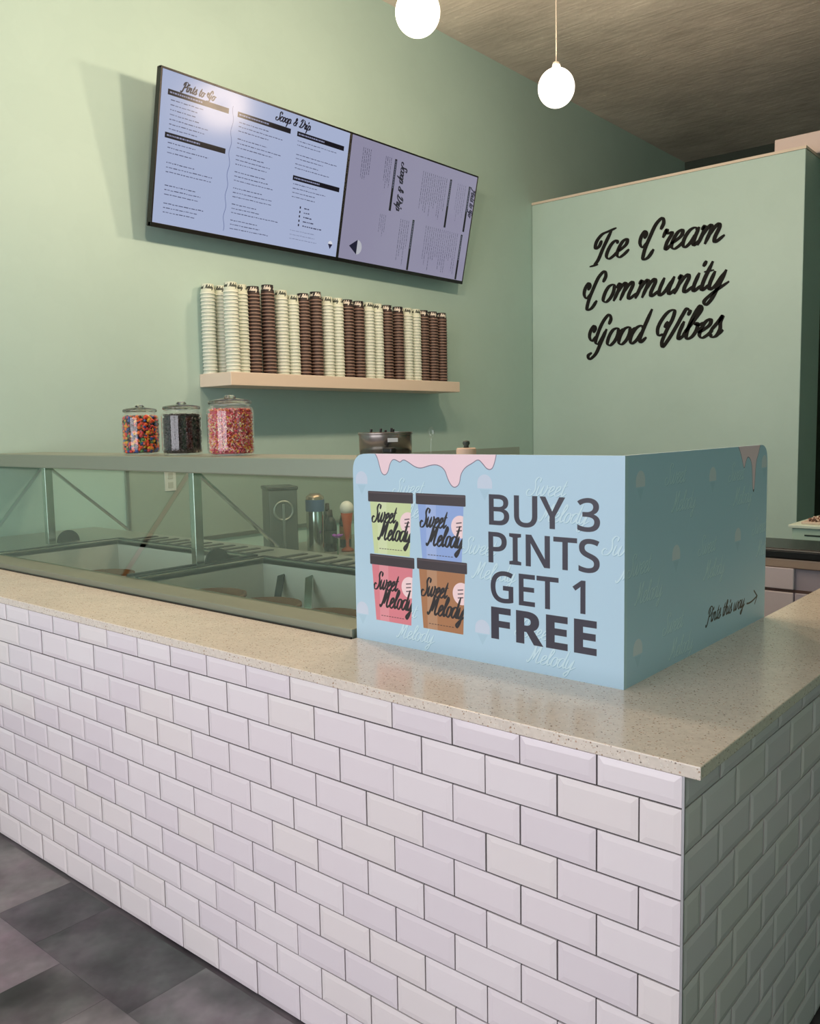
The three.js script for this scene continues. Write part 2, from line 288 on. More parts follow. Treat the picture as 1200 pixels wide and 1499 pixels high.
{
  const loose = [];
  camera.updateMatrixWorld(); camera.updateProjectionMatrix();
  const fr = new THREE.Frustum().setFromProjectionMatrix(new THREE.Matrix4().multiplyMatrices(camera.projectionMatrix, camera.matrixWorld.clone().invert()));
  for (let side = 0; side < 2; side++) {
    const len = side ? -LEG : -XW - 0.003;
    for (let r = -1; r < 10; r++) {
      const y1 = r < 0 ? 0.831 : J0 - r * PH, y0 = r < 0 ? J0 : r === 9 ? 0.001 : J0 - (r + 1) * PH, half = (r + 11) % 2 === 1;   // rows 0, 2, ... start with a half tile
      for (let s = half ? -PW / 2 : 0; s < len - 0.01; s += PW) {
        const a = Math.max(s, 0.0035), b = Math.min(s + PW, len);
        const g = tileGeo(b - a, y1 - y0), m = (a + b) / 2;
        const t = new THREE.Mesh(g, M.tiles[Math.floor(rnd() * 4)]);
        if (side) { t.position.set(0, (y0 + y1) / 2, -m); t.rotation.y = Math.PI / 2; } else t.position.set(-m, (y0 + y1) / 2, 0);
        t.rotation.z += rr(-0.002, 0.002); t.rotateX(rr(-0.004, 0.004)); t.rotateY(rr(-0.004, 0.004)); t.translateZ(rr(-0.0006, 0.0006));
        t.castShadow = t.receiveShadow = true;
        if (fr.intersectsSphere(new THREE.Sphere(t.position, 0.03))) { t.name = childName(counter, 'tile'); counter.add(t); }
        else { t.updateMatrix(); loose.push(g.clone().applyMatrix4(t.matrix)); }
      }
    }
  }
  if (loose.length) { const m = obj('tile_field', loose, M.tiles[0], counter); m.userData.kind = 'stuff'; }
}
{ // stone worktop
  const sh = new THREE.Shape(); const zf = 0.002, xr = 0.0265;
  [[XW + 0.004, -zf], [xr, -zf], [xr, -LEG], [-0.248, -LEG], [-0.248, 1.0], [-0.988, 1.0], [-0.988, 0.268], [XW + 0.004, 0.268]].forEach(([x, y], i) => i ? sh.lineTo(x, y) : sh.moveTo(x, y));
  const g = new THREE.ExtrudeGeometry(sh, { depth: 0.0183, bevelEnabled: true, bevelThickness: 0.002, bevelSize: 0.002, bevelOffset: -0.002, bevelSegments: 2 });
  g.rotateX(-Math.PI / 2); g.translate(0, 0.833, 0);
  tag(obj('stone_worktop', uvm(g), M.quartz), 'speckled beige quartz worktop lying on the tiled counter', 'countertop');
}

// ------------------------------------------------------------ ice cream dipping cabinet
const CT = 0.876, LZ = -0.66, LT = 1.291;
{
  const c = thing('dipping_cabinet', 'long steel ice cream dipping cabinet with glass front behind the worktop', 'freezer', [0, 0, 0]);
  const X0 = XW + 0.02, X1 = -0.993, bins = [[-3.2, -2.22], [-2.14, -1.04]];
  obj('cabinet_body', [bx(X0, X1, 0, 0.5, -1.19, -0.278), bx(X0, X1, 0.5, CT - 0.02, -1.19, -1.15), bx(X0, X0 + 0.04, 0.5, CT - 0.02, -1.15, -0.278), bx(X1 - 0.04, X1, 0.5, CT - 0.02, -1.15, -0.278)], M.shelfSteel, c);
  obj('front_rail', bx(X0, X1, 0.848, CT, -0.385, -0.276, 0.004), S(0x8f9384, { metalness: 0.5, roughness: 0.45 }), c).userData.label = 'broad brushed front rail';
  obj('dark_rail_gap', bx(X0, X1, 0.835, 0.856, -0.2765, -0.2685), M.black, c);  // black strip drawn for the dark gap before the front rail
  const sh = new THREE.Shape([[X0, 0.38], [X1, 0.38], [X1, 1.19], [X0, 1.19]].map(([x, y]) => new THREE.Vector2(x, y)));
  for (const [a, b] of bins) sh.holes.push(new THREE.Path([[a, 0.39], [a, 0.95], [b, 0.95], [b, 0.39]].map(([x, y]) => new THREE.Vector2(x, y))));
  const dk = new THREE.ExtrudeGeometry(sh, { depth: 0.02, bevelEnabled: false }); dk.rotateX(-Math.PI / 2); dk.translate(0, CT - 0.02, 0);
  obj('deck', uvm(dk), S(0xa3a49b, { metalness: 0.75, roughness: 0.36 }), c);
  const liner = S(0xd3cdc5, { roughness: 0.5 });
  for (const [a, b] of bins) {
    obj('bin_liner', [bx(a, b, 0.53, 0.545, -0.95, -0.39), bx(a, b, 0.545, CT - 0.004, -0.956, -0.95), bx(a, b, 0.545, CT - 0.004, -0.39, -0.384), bx(a - 0.006, a, 0.545, CT - 0.004, -0.95, -0.39), bx(b, b + 0.006, 0.545, CT - 0.004, -0.95, -0.39)], liner, c).userData.label = 'pale bin liner';
    obj('bin_gasket', [bx(a - 0.02, b + 0.02, CT, CT + 0.008, -0.975, -0.958), bx(a - 0.02, a - 0.004, CT, CT + 0.008, -0.975, -0.39), bx(b + 0.004, b + 0.02, CT, CT + 0.008, -0.975, -0.39)], M.dark, c);
    obj('bin_lip', [bx(a, b, CT, CT + 0.005, -0.957, -0.945, 0.002), bx(a - 0.003, a + 0.006, CT, CT + 0.005, -0.95, -0.39, 0.002)], M.chrome, c);
    for (let x = a + 0.04; x < b - 0.04; x += 0.085) obj('vent_slat', bx(x, x + 0.03, CT, CT + 0.004, -1.13, -1.0, 0.002), M.dark, c);
  }
  for (const [x0, z0, y0, x1, z1, y1, m] of [[-1.87, -0.948, 0.83, -1.66, -0.72, 0.56, M.chrome], [-2.03, -0.948, 0.82, -1.9, -0.76, 0.56, M.dark]]) obj('reflection_bar', bar([x0, y0, z0], [x1, y1, z1], 0.035, 0.006), m, c);  // pale and dark bars stand for streak reflections in the glass
  // guard: posts, braces, brackets, glass and the steel shelf on top
  for (const x of [-3.35, -2.215, -1.06]) {
    obj('post', bx(x - 0.016, x + 0.016, CT, LT - 0.06, -0.715, -0.678, 0.003), M.chrome, c);
    obj('brace', bar([x - 0.01, LT - 0.068, -0.72], [x - 0.03, CT + 0.02, -1.12], 0.022, 0.01), M.chrome, c);
    const br = new THREE.CylinderGeometry(0.055, 0.055, 0.01, 24, 1, false, 0, Math.PI); br.rotateZ(Math.PI / 2); br.translate(x + 0.005, CT, -0.78); obj('bracket', br, M.dark, c);
  }
  const lean = 0.0;
  for (const [a, b] of [[X0, -3.366], [-3.334, -2.231], [-2.199, -1.076]]) {
    obj('glass_pane', bar([(a + b) / 2, CT + 0.002, -0.378], [(a + b) / 2, LT - 0.062, -0.672], b - a - 0.004, 0.005), M.glass, c);
  }
  obj('guard_shelf', bx(X0 - 0.01, -0.94, LT - 0.062, LT, -0.94, LZ, 0.006), M.shelfSteel, c).userData.label = 'steel shelf over the glass';
  obj('shelf_leg', bx(-1.0, -0.97, CT, LT - 0.06, -0.84, -0.8, 0.003), M.steel, c);
  // tubs in the bins
}
{
  const board = S(0x8a5a36, { roughness: 0.8 }), cream = [0xe9dfc9, 0xd9c3a5, 0xe7d7d0].map((k) => S(k, { roughness: 0.7 }));
  [[-2.74, -0.6, 'in the left bin'], [-1.995, -0.585, 'in the right bin beside the divider'], [-1.7, -0.58, 'in the middle of the right bin'], [-1.4, -0.57, 'in the right bin nearest the sign']].forEach(([x, z, where], i) => {
    const t = thing('ice_cream_tub', `brown cardboard tub of ice cream ${where}`, 'tub', [x, 0.558, z], 'ice cream tubs in the cabinet');
    obj('tub_wall', lathe([[0.1, 0], [0.112, 0], [0.122, 0.235], [0.127, 0.238], [0.127, 0.248], [0.116, 0.248], [0.104, 0.004], [0.0, 0.004]], 36), board, t);
    obj('ice_cream', lathe([[0.116, 0.2], [0.1, 0.222], [0.06, 0.226], [0.03, 0.215], [0, 0.222]], 30), cream[i % 3], t);
  });
}

// ------------------------------------------------------------ pints sign wrapped around the corner
const SIGNB = '#b1cfe2';
function scoopMark(ctx, x, y, s, c) { ctx.fillStyle = c; ctx.beginPath(); ctx.arc(x, y, s * 0.5, Math.PI, 0); ctx.lineTo(x + s * 0.5, y + s * 0.28); ctx.lineTo(x - s * 0.5, y + s * 0.28); ctx.fill(); ctx.fillStyle = 'rgba(120,160,180,0.16)'; ctx.beginPath(); ctx.moveTo(x - s * 0.35, y + s * 0.34); ctx.lineTo(x + s * 0.35, y + s * 0.34); ctx.lineTo(x, y + s * 0.95); ctx.fill(); }
function ghostWords(ctx, x, y, k) {                        // pale embossed double line
  for (const [o, c] of [[2.2, 'rgba(120,165,188,0.5)'], [0, '#c6dfea']]) { inkScript(ctx, 'Sweet', x + o, y + o, 200 * k, 42 * k, c, 0.7); inkScript(ctx, 'Melody', x + 60 * k + o, y + 108 * k + o, 240 * k, 42 * k, c, 0.7); }
}
function drip(ctx, pts, X, Y) {
  ctx.beginPath(); pts.forEach(([u, v], i) => { const x = X(u), y = Y(v); if (!i) ctx.moveTo(x, y); else { const [pu, pv] = pts[i - 1], mx = (X(pu) + x) / 2, my = (Y(pv) + y) / 2; ctx.quadraticCurveTo(X(pu), Y(pv), mx, my); } });
  ctx.lineTo(X(pts[pts.length - 1][0]), Y(pts[pts.length - 1][1])); ctx.closePath(); ctx.fillStyle = '#f1d3dc'; ctx.fill(); ctx.strokeStyle = '#7b7288'; ctx.lineWidth = 5; ctx.stroke();
}
const FW = 0.739, FH = 0.4685, SW = 0.828;
const frontMap = canvasTex(1848, 1172, (ctx, w, h) => {
  const X = (u) => (u / FW) * w, Y = (v) => h - (v / FH) * h, k = w / FW;
  ctx.fillStyle = SIGNB; ctx.fillRect(0, 0, w, h);
  for (const [u, v] of [[0.132, 0.372], [0.512, 0.383], [0.335, 0.245], [0.105, 0.075], [0.48, 0.075], [0.69, 0.27]]) ghostWords(ctx, X(u), Y(v), 1.25);
  for (const [u, v] of [[0.029, 0.405], [0.403, 0.405], [0.022, 0.076], [0.393, 0.078]]) scoopMark(ctx, X(u), Y(v), 100, '#c6d2e4');
  drip(ctx, [[0.07, 0.475], [0.083, 0.462], [0.09, 0.44], [0.096, 0.422], [0.107, 0.416], [0.118, 0.424], [0.124, 0.445], [0.135, 0.457], [0.149, 0.452], [0.157, 0.448], [0.167, 0.456], [0.182, 0.45], [0.203, 0.438], [0.222, 0.435], [0.248, 0.443], [0.272, 0.445], [0.292, 0.434], [0.3, 0.412], [0.311, 0.396], [0.322, 0.393], [0.334, 0.402], [0.337, 0.424], [0.35, 0.44], [0.37, 0.449], [0.386, 0.459], [0.398, 0.449], [0.41, 0.436], [0.423, 0.436], [0.431, 0.452], [0.436, 0.475]], X, Y);
  const pint = (u0, u1, v1, v0, color) => {
    const d = 0.006, lv = v1 - 0.026, bi = 0.013;
    ctx.fillStyle = '#3a3035'; ctx.beginPath(); ctx.roundRect(X(u0), Y(v1), (u1 - u0) * k, 0.026 * k, 6); ctx.fill();
    ctx.fillStyle = '#55474c'; ctx.fillRect(X(u0) + 4, Y(v1) + 6, (u1 - u0) * k - 8, 7);
    ctx.beginPath(); ctx.moveTo(X(u0 + d), Y(lv)); ctx.lineTo(X(u1 - d), Y(lv)); ctx.lineTo(X(u1 - bi), Y(v0)); ctx.lineTo(X(u0 + bi + 0.004), Y(v0)); ctx.closePath(); ctx.fillStyle = color; ctx.fill();
    ctx.save(); ctx.clip();
    ctx.fillStyle = 'rgba(255,255,255,0.16)'; ctx.fillRect(X(u0 + 0.03), Y(lv), 0.03 * k, (lv - v0) * k);
    ctx.fillStyle = '#f3d5d8'; ctx.beginPath(); ctx.arc(X(u1 - 0.016), Y(lv - 0.047), 0.026 * k, 0, 7); ctx.fill();
    ctx.fillStyle = '#6b5a60'; for (let i = 0; i < 3; i++) { ctx.save(); ctx.translate(X(u1 - 0.018), Y(lv - 0.038 - i * 0.009)); ctx.rotate(-0.15); ctx.fillRect(-24, -4, 40, 7); ctx.restore(); }
    inkScript(ctx, 'Sweet', X(u0 + 0.012), Y(v0 + 0.078), 0.082 * k, 0.024 * k, '#1d181c', 1.0);
    inkScript(ctx, 'Melody', X(u0 + 0.03), Y(v0 + 0.035), 0.112 * k, 0.026 * k, '#1d181c', 1.0);
    ctx.fillStyle = 'rgba(40,30,34,0.75)'; for (let i = 0; i < 9; i++) ctx.fillRect(X(u0 + 0.034 + i * 0.0085), Y(v0 + 0.014), 0.006 * k, 4);
    ctx.restore();
  };
  pint(0.05, 0.195, 0.377, 0.223, '#c9d7a2'); pint(0.204, 0.35, 0.377, 0.22, '#8fa9de'); pint(0.052, 0.196, 0.221, 0.056, '#d97f8b'); pint(0.204, 0.352, 0.223, 0.056, '#a9754f');
  const word = (s, u0, u1, v0, v1, weight) => {             // fitted block lettering
    ctx.font = `${weight} 200px sans-serif`; const m = ctx.measureText(s), asc = 146;
    ctx.save(); ctx.translate(X(u0), Y(v0)); ctx.scale(((u1 - u0) * k) / m.width, ((v1 - v0) * k) / asc); ctx.fillStyle = '#2e2b3b'; ctx.fillText(s, 0, 0);
    if (weight === 'normal') { ctx.strokeStyle = '#2e2b3b'; ctx.lineWidth = 6; ctx.lineJoin = 'miter'; ctx.strokeText(s, 0, 0); } else { ctx.strokeStyle = '#2e2b3b'; ctx.lineWidth = 5; ctx.strokeText(s, 0, 0); }
    ctx.restore();
  };
  word('BUY 3', 0.405, 0.69, 0.316, 0.382, 'normal'); word('PINTS', 0.403, 0.688, 0.232, 0.299, 'normal'); word('GET 1', 0.412, 0.672, 0.145, 0.213, 'normal'); word('FREE', 0.408, 0.684, 0.061, 0.132, 'bold');
});
const sideMap = canvasTex(2048, 1160, (ctx, w, h) => {
  const X = (u) => (u / SW) * w, Y = (v) => h - (v / FH) * h;
  ctx.fillStyle = SIGNB; ctx.fillRect(0, 0, w, h);
  for (const [u, v] of [[0.176, 0.4], [0.361, 0.225], [0.545, 0.385], [0.0, 0.225], [0.171, 0.075], [0.72, 0.235]]) ghostWords(ctx, X(u), Y(v), 1.4);
  for (const [u, v] of [[0.057, 0.415], [0.442, 0.405], [0.237, 0.244], [0.615, 0.244], [0.05, 0.071], [0.803, 0.42]]) scoopMark(ctx, X(u), Y(v), 105, '#d0d8e2');
  drip(ctx, [[0.6, 0.476], [0.609, 0.468], [0.63, 0.445], [0.645, 0.418], [0.652, 0.412], [0.662, 0.43], [0.675, 0.442], [0.69, 0.438], [0.705, 0.425], [0.712, 0.395], [0.715, 0.36], [0.723, 0.345], [0.73, 0.362], [0.734, 0.4], [0.74, 0.43], [0.755, 0.445], [0.772, 0.476]], X, Y);
  ctx.fillStyle = '#2c2a31'; ctx.beginPath(); ctx.arc(X(0.723), Y(0.352), 9, 0, 7); ctx.fill();
  inkScript(ctx, 'Pints this way', X(0.412), Y(0.056), X(0.675) - X(0.412), 50, '#17161b', 1.15);
  ctx.strokeStyle = '#17161b'; ctx.lineWidth = 11; ctx.lineCap = 'round'; ctx.beginPath(); ctx.moveTo(X(0.689), Y(0.06)); ctx.quadraticCurveTo(X(0.72), Y(0.055), X(0.765), Y(0.068)); ctx.moveTo(X(0.742), Y(0.086)); ctx.lineTo(X(0.767), Y(0.068)); ctx.lineTo(X(0.75), Y(0.05)); ctx.stroke();
});
function panelGeo(w, h, rl, rrt, d) {                       // rounded upper corners, uv 0..1 on the faces
  const s = new THREE.Shape(); s.moveTo(0, 0); s.lineTo(w, 0); s.lineTo(w, h - rrt); if (rrt) s.quadraticCurveTo(w, h, w - rrt, h); s.lineTo(rl, h); if (rl) s.quadraticCurveTo(0, h, 0, h - rl); s.closePath();
  const g = new THREE.ExtrudeGeometry(s, { depth: d, bevelEnabled: false, curveSegments: 10 }), uv = g.attributes.uv; for (let i = 0; i < uv.count; i++) uv.setXY(i, uv.getX(i) / w, uv.getY(i) / h); return g;
}
{
  const t = thing('promotion_sign', 'pale blue two-sided pint offer sign with pink drips on the worktop', 'sign', [-0.248, TOP, -0.288]);
  const edge = S(0xb9d4e2, { roughness: 0.5 }), board = (map) => [P(0xffffff, { map, roughness: 0.42 }), edge];
  const f = obj('front_panel', panelGeo(FW, FH, 0.045, 0, 0.012), board(frontMap), t); f.position.set(-FW, 0, -0.012); f.userData.label = 'front panel printed with four pints';
  const s = obj('side_panel', panelGeo(SW - 0.012, FH, 0, 0.05, 0.012), board(sideMap), t); s.rotation.y = Math.PI / 2; s.position.set(-0.012, 0, -0.012); s.userData.label = 'side panel with arrow';
}

// ------------------------------------------------------------ menu screens
const grey = (a) => `rgba(70,72,98,${a})`;
function scribble(ctx, x, y, w, lines, lh, a = 0.75, thick = 4) {     // illegible small print
  for (let i = 0; i < lines; i++) { let p = x; const end = x + w * (0.55 + 0.45 * rnd()); while (p < end) { const l = 6 + rnd() * 22; ctx.fillStyle = grey(a * (0.7 + 0.5 * rnd())); ctx.fillRect(p, y + i * lh + rnd() * 1.5, Math.min(l, end - p), thick); p += l + 5; } }
}
function blackBar(ctx, x, y, w, h) { ctx.fillStyle = '#17151f'; ctx.fillRect(x, y, w, h); let p = x + h * 0.4; while (p < x + w * 0.55) { const l = 5 + rnd() * 12; ctx.fillStyle = '#9a9fc0'; ctx.fillRect(p, y + h * 0.34, l, h * 0.3); p += l + 3; } }
function coneMark(ctx, x, y, s) { ctx.fillStyle = '#eef0fb'; ctx.beginPath(); ctx.arc(x, y, s, Math.PI, 0); ctx.fill(); ctx.fillStyle = '#2b2a44'; ctx.beginPath(); ctx.moveTo(x - s, y); ctx.lineTo(x + s, y); ctx.lineTo(x, y + s * 1.6); ctx.fill(); }
const menuA = canvasTex(1280, 720, (ctx, w, h) => {
  ctx.fillStyle = '#bcc8ea'; ctx.fillRect(0, 0, w, h);
  inkScript(ctx, 'Pints to Go', 0.085 * w, 0.1 * h, 0.165 * w, 24, '#1d1b2a', 1.2);
  inkScript(ctx, 'Scoop & Drip', 0.558 * w, 0.085 * h, 0.2 * w, 26, '#1d1b2a', 1.2);
  for (const [u, v, x] of [[0.03, 0.115, 0.285], [0.03, 0.39, 0.285], [0.36, 0.115, 0.286], [0.684, 0.115, 0.287], [0.685, 0.441, 0.287]]) blackBar(ctx, u * w, v * h, x * w, 0.036 * h);
  scribble(ctx, 0.045 * w, 0.175 * h, 0.2 * w, 7, 0.031 * h); scribble(ctx, 0.045 * w, 0.45 * h, 0.2 * w, 3, 0.032 * h);
  for (const v of [0.58, 0.73, 0.85]) { scribble(ctx, 0.045 * w, v * h, 0.22 * w, 1, 10, 0.8, 4); scribble(ctx, 0.045 * w, (v + 0.03) * h, 0.23 * w, 2, 0.03 * h); }
  for (let i = 0; i < 7; i++) { const v = 0.18 + i * 0.115; scribble(ctx, 0.37 * w, v * h, 0.2 * w, 1, 10, 0.8, 4); scribble(ctx, 0.37 * w, (v + 0.03) * h, 0.26 * w, 2, 0.03 * h); }
  for (const v of [0.18, 0.28, 0.35]) scribble(ctx, 0.69 * w, v * h, 0.25 * w, 2, 0.03 * h); scribble(ctx, 0.69 * w, 0.5 * h, 0.24 * w, 4, 0.032 * h);
  for (let i = 0; i < 5; i++) { const y = (0.66 + i * 0.034) * h; ctx.fillStyle = '#2b2a3c'; ctx.fillRect(0.743 * w, y, 9, 12); scribble(ctx, 0.77 * w, y + 3, (0.03 + 0.022 * i) * w, 1, 10, 0.95, 6); }
  scribble(ctx, 0.7 * w, 0.85 * h, 0.2 * w, 3, 0.032 * h, 0.35);
  ctx.strokeStyle = '#6c78a8'; ctx.lineWidth = 3; ctx.beginPath(); for (let v = 0.09; v < 0.97; v += 0.01) ctx.lineTo((0.337 + 0.004 * Math.sin(v * 42)) * w, v * h); ctx.stroke();
  coneMark(ctx, 0.954 * w, 0.9 * h, 18);
});
const menuB = canvasTex(1280, 720, (ctx, w, h) => {
  ctx.fillStyle = '#bdb9d9'; ctx.fillRect(0, 0, w, h);
  ctx.save(); ctx.translate(w, 0); ctx.rotate(Math.PI / 2);            // the second screen shows a portrait page: its top is at the right
  const X = (v) => v * h, Y = (u) => (1 - u) * w;
  for (const [u, v0, v1] of [[0.323, 0.08, 0.515], [0.775, 0.096, 0.535], [0.945, 0.105, 0.53], [0.937, 0.56, 0.99], [0.515, 0.54, 0.99]]) blackBar(ctx, X(v0), Y(u) - 9, (v1 - v0) * h, 20);
  inkScript(ctx, 'Scoop & Drip', X(0.09), Y(0.365), X(0.41), 34, '#242036', 1.2); inkScript(ctx, 'Pints to Go', X(0.11), Y(0.965), X(0.28), 30, '#3a3550', 1.1);
  scribble(ctx, X(0.07), Y(0.14), X(0.3), 5, 17, 0.8); scribble(ctx, X(0.08), Y(0.29), X(0.3), 4, 17, 0.8); scribble(ctx, X(0.1), Y(0.74), X(0.42), 13, 21, 0.8); scribble(ctx, X(0.11), Y(0.91), X(0.42), 5, 22, 0.5);
  scribble(ctx, X(0.56), Y(0.9), X(0.42), 17, 22, 0.75); scribble(ctx, X(0.56), Y(0.48), X(0.4), 5, 20, 0.8); scribble(ctx, X(0.56), Y(0.3), X(0.2), 4, 17, 0.5);
  ctx.restore();
  ctx.save(); ctx.translate(0.12 * w, 0.88 * h); ctx.rotate(-Math.PI / 2 + Math.PI); coneMark(ctx, 0, 0, 44); ctx.restore();
});
function screen(map, z0, z1, label, glow) {
  const W = z0 - z1, H = 0.818, tilt = Math.atan2(0.17, 0.8), t = thing('menu_screen', label, 'screen', [-3.635, 2.911, (z0 + z1) / 2]);
  t.rotation.order = 'YXZ'; t.rotation.y = Math.PI / 2; t.rotation.x = tilt;
  obj('housing', new RoundedBoxGeometry(W - 0.004, H, 0.04, 2, 0.006).translate(0, 0, -0.021), M.black, t);
  obj('bezel', [bx(-W / 2, W / 2, -H / 2, -H / 2 + 0.024, -0.02, 0.004, 0.002), bx(-W / 2, W / 2, H / 2 - 0.011, H / 2, -0.02, 0.004, 0.002), bx(-W / 2, -W / 2 + 0.011, -H / 2, H / 2, -0.02, 0.004, 0.002), bx(W / 2 - 0.011, W / 2, -H / 2, H / 2, -0.02, 0.004, 0.002)], M.black, t);
  const s = obj('display', new THREE.PlaneGeometry(W - 0.02, H - 0.03).translate(0, 0.0045, 0.0015), P(0x08080a, { roughness: 0.16, emissive: 0xffffff, emissiveMap: map, emissiveIntensity: glow }), t); s.castShadow = false;
  obj('wall_mount', [bx(-0.2, 0.2, -0.15, 0.15, -0.06, -0.04), bar([-0.12, 0, -0.06], [-0.12, 0.02, -0.19], 0.05, 0.03), bar([0.12, 0, -0.06], [0.12, 0.02, -0.19], 0.05, 0.03)], M.dark, t);
  return t;
}
screen(menuA, -1.552, -2.9915, 'left menu screen with a landscape page and blue background, tilted from the wall', 0.74);
screen(menuB, -2.9925, -4.4, 'right menu screen whose lilac page is turned sideways, tilted from the wall', 0.5);

// ------------------------------------------------------------ cup shelf and cup stacks
const SH = 1.724;
tag(obj('wall_shelf', bx(XW + 0.001, -3.55, SH - 0.078, SH, -4.13, -1.935, 0.004), S(0xe2d2c2, { roughness: 0.55 })), 'thick cream floating shelf under the menu screens', 'shelf');
{
  const prof = [[0.0, 0.056], [0.034, 0.056], [0.0355, 0.06], [0.0365, 0.06], [0.0425, 0.0075], [0.045, 0.006], [0.0454, 0.0015], [0.0438, 0], [0.0415, 0.002], [0.0415, 0.006]];
  const cup = lathe(prof.slice().reverse(), 22);
  // uv.v along the profile: shade the rim and the printed band by height instead
  { const p = cup.attributes.position, uv = cup.attributes.uv; for (let i = 0; i < p.count; i++) uv.setXY(i, uv.getX(i) * 2, p.getY(i) / 0.06); }
  const cupMap = (body, rim, band, ink) => {
    const t = canvasTex(256, 128, (ctx, w, h) => {
      ctx.fillStyle = body; ctx.fillRect(0, 0, w, h); ctx.fillStyle = rim; ctx.fillRect(0, h * 0.86, w, h * 0.14);
      if (band) { ctx.fillStyle = band; ctx.fillRect(0, 0, w, h * 0.62); }
      if (ink) { inkScript(ctx, 'Sweet', 20, h * 0.48, 95, 26, ink, 1.4); inkScript(ctx, 'Melody', 130, h * 0.48, 110, 26, ink, 1.4); }
    });
    t.wrapS = THREE.RepeatWrapping; return t;
  };
  const mat = (m) => S(0xffffff, { map: m, roughness: 0.6 });
  const mats = { L: [mat(cupMap('#c0ccc0', '#e3e9e0')), mat(cupMap('#cfd8c8', '#e3e9dc', null, '#35403a'))], B: [mat(cupMap('#33211f', '#8e766c')), mat(cupMap('#33211f', '#8e766c', '#16131a', '#d8d2c8'))] };
  const edges = [-1.804, -1.879, -1.956, -2.08, -2.176, -2.283, -2.419, -2.519, -2.608, -2.718, -2.844, -2.943, -3.035, -3.153, -3.262, -3.369, -3.454, -3.582, -3.712, -3.809, -3.894, -4.01, -4.129, -4.242];
  const ord = ['first', 'second', 'third', 'fourth', 'fifth', 'sixth', 'seventh', 'eighth', 'ninth', 'tenth', 'eleventh', 'twelfth'], cnt = { L: 0, B: 0 };
  const nth = ['topmost', ...ord.slice(1), 'thirteenth', 'fourteenth', 'fifteenth', 'sixteenth', 'seventeenth', 'eighteenth', 'nineteenth', 'twentieth', 'twenty-first', 'twenty-second', 'twenty-third', 'twenty-fourth'];
  const kinds = 'LLLLBBLLBBLLBBLLBBLLBBB';
  const spots = []; for (let i = 0; i < 23; i++) { const x = i < 2 ? -3.785 : -3.695; spots.push([x, 1.278 + ((edges[i] + edges[i + 1]) / 2 - 1.278) * (x - 0.533) / (-4.193)]); }
  spots[0] = [-3.8, -1.982]; spots[1] = [-3.8, -2.076]; spots[2] = [-3.652, -2.036];
  for (let i = 3; i < 23; i++) { const m = (edges[i] + edges[i + 1]) / 2; spots[i] = [-3.685, -2.136 + (m + 2.128) * (1.944 / 2.057)]; }
  for (let it = 0; it < 400; it++) for (let i = 3; i < 22; i++) {      // spread so that no two rims touch
    const d = 0.0935 - (spots[i][1] - spots[i + 1][1]); if (d <= 0) continue;
    if (i > 3) spots[i][1] += d / 2; if (i < 21) spots[i + 1][1] -= d / 2;
  }
  spots.forEach(([x, z], i) => {
    const k = kinds[i], n = 23 + (i === 5 || i === 9 ? 1 : 0) - (i === 7 ? 1 : 0), pale = k === 'L' ? 'pale mint' : 'dark brown', which = ord[cnt[k]++], ph = rr(0, 6), am = rr(0.0006, 0.0016);
    for (let j = 0; j < n; j++) {
      const c = new THREE.Mesh(cup, mats[k][j === n - 1 ? 1 : 0]); c.name = numbered(k === 'L' ? 'pale_cup' : 'brown_cup'); c.castShadow = c.receiveShadow = true;
      c.position.set(x + 0.5 * am * Math.cos(j * 0.3 + ph), SH + j * 0.0213, z + am * Math.sin(j * 0.28 + ph) * 0.6); c.rotation.y = Math.PI * 0.55 + rr(-0.5, 0.5); scene.add(c);
      tag(c, j === n - 1 ? `topmost ${pale} paper cup, lettered, of the ${which} ${k === 'L' ? 'pale' : 'brown'} stack from the left` : `${pale} cup, ${nth[n - 1 - j]} from the top of the ${which} ${k === 'L' ? 'pale' : 'brown'} stack from the left`, 'cup', `${pale} cups in the ${which} ${k === 'L' ? 'pale' : 'brown'} stack on the shelf`);
    }
  });
}

// ------------------------------------------------------------ wall lettering
{
  const t = thing('wall_lettering', 'black script lettering of three lines on the mint partition face', 'lettering', [-3.3, 2.0, PZ]);
  const lm = S(0x050606, { roughness: 0.85 });
  for (const [str, x0, x1, y, xh] of [['Ice Cream', -3.262, -2.085, 2.785, 0.142], ['Community', -3.315, -2.045, 2.425, 0.142], ['Good Vibes', -3.275, -2.085, 2.055, 0.142]]) {
    const s = script(str), sx = (x1 - x0) / (s.x1 - s.x0);
    let nth = 0; for (const l of s.letters) { const m = obj('letter', letterGeometry(l.strokes, sx, xh, s.x0, 0.004), lm, t); m.position.set(x0 + 3.3, y - 2.0, 0.0005 + 0.0015 * (nth++ % 2)); }
  }
}

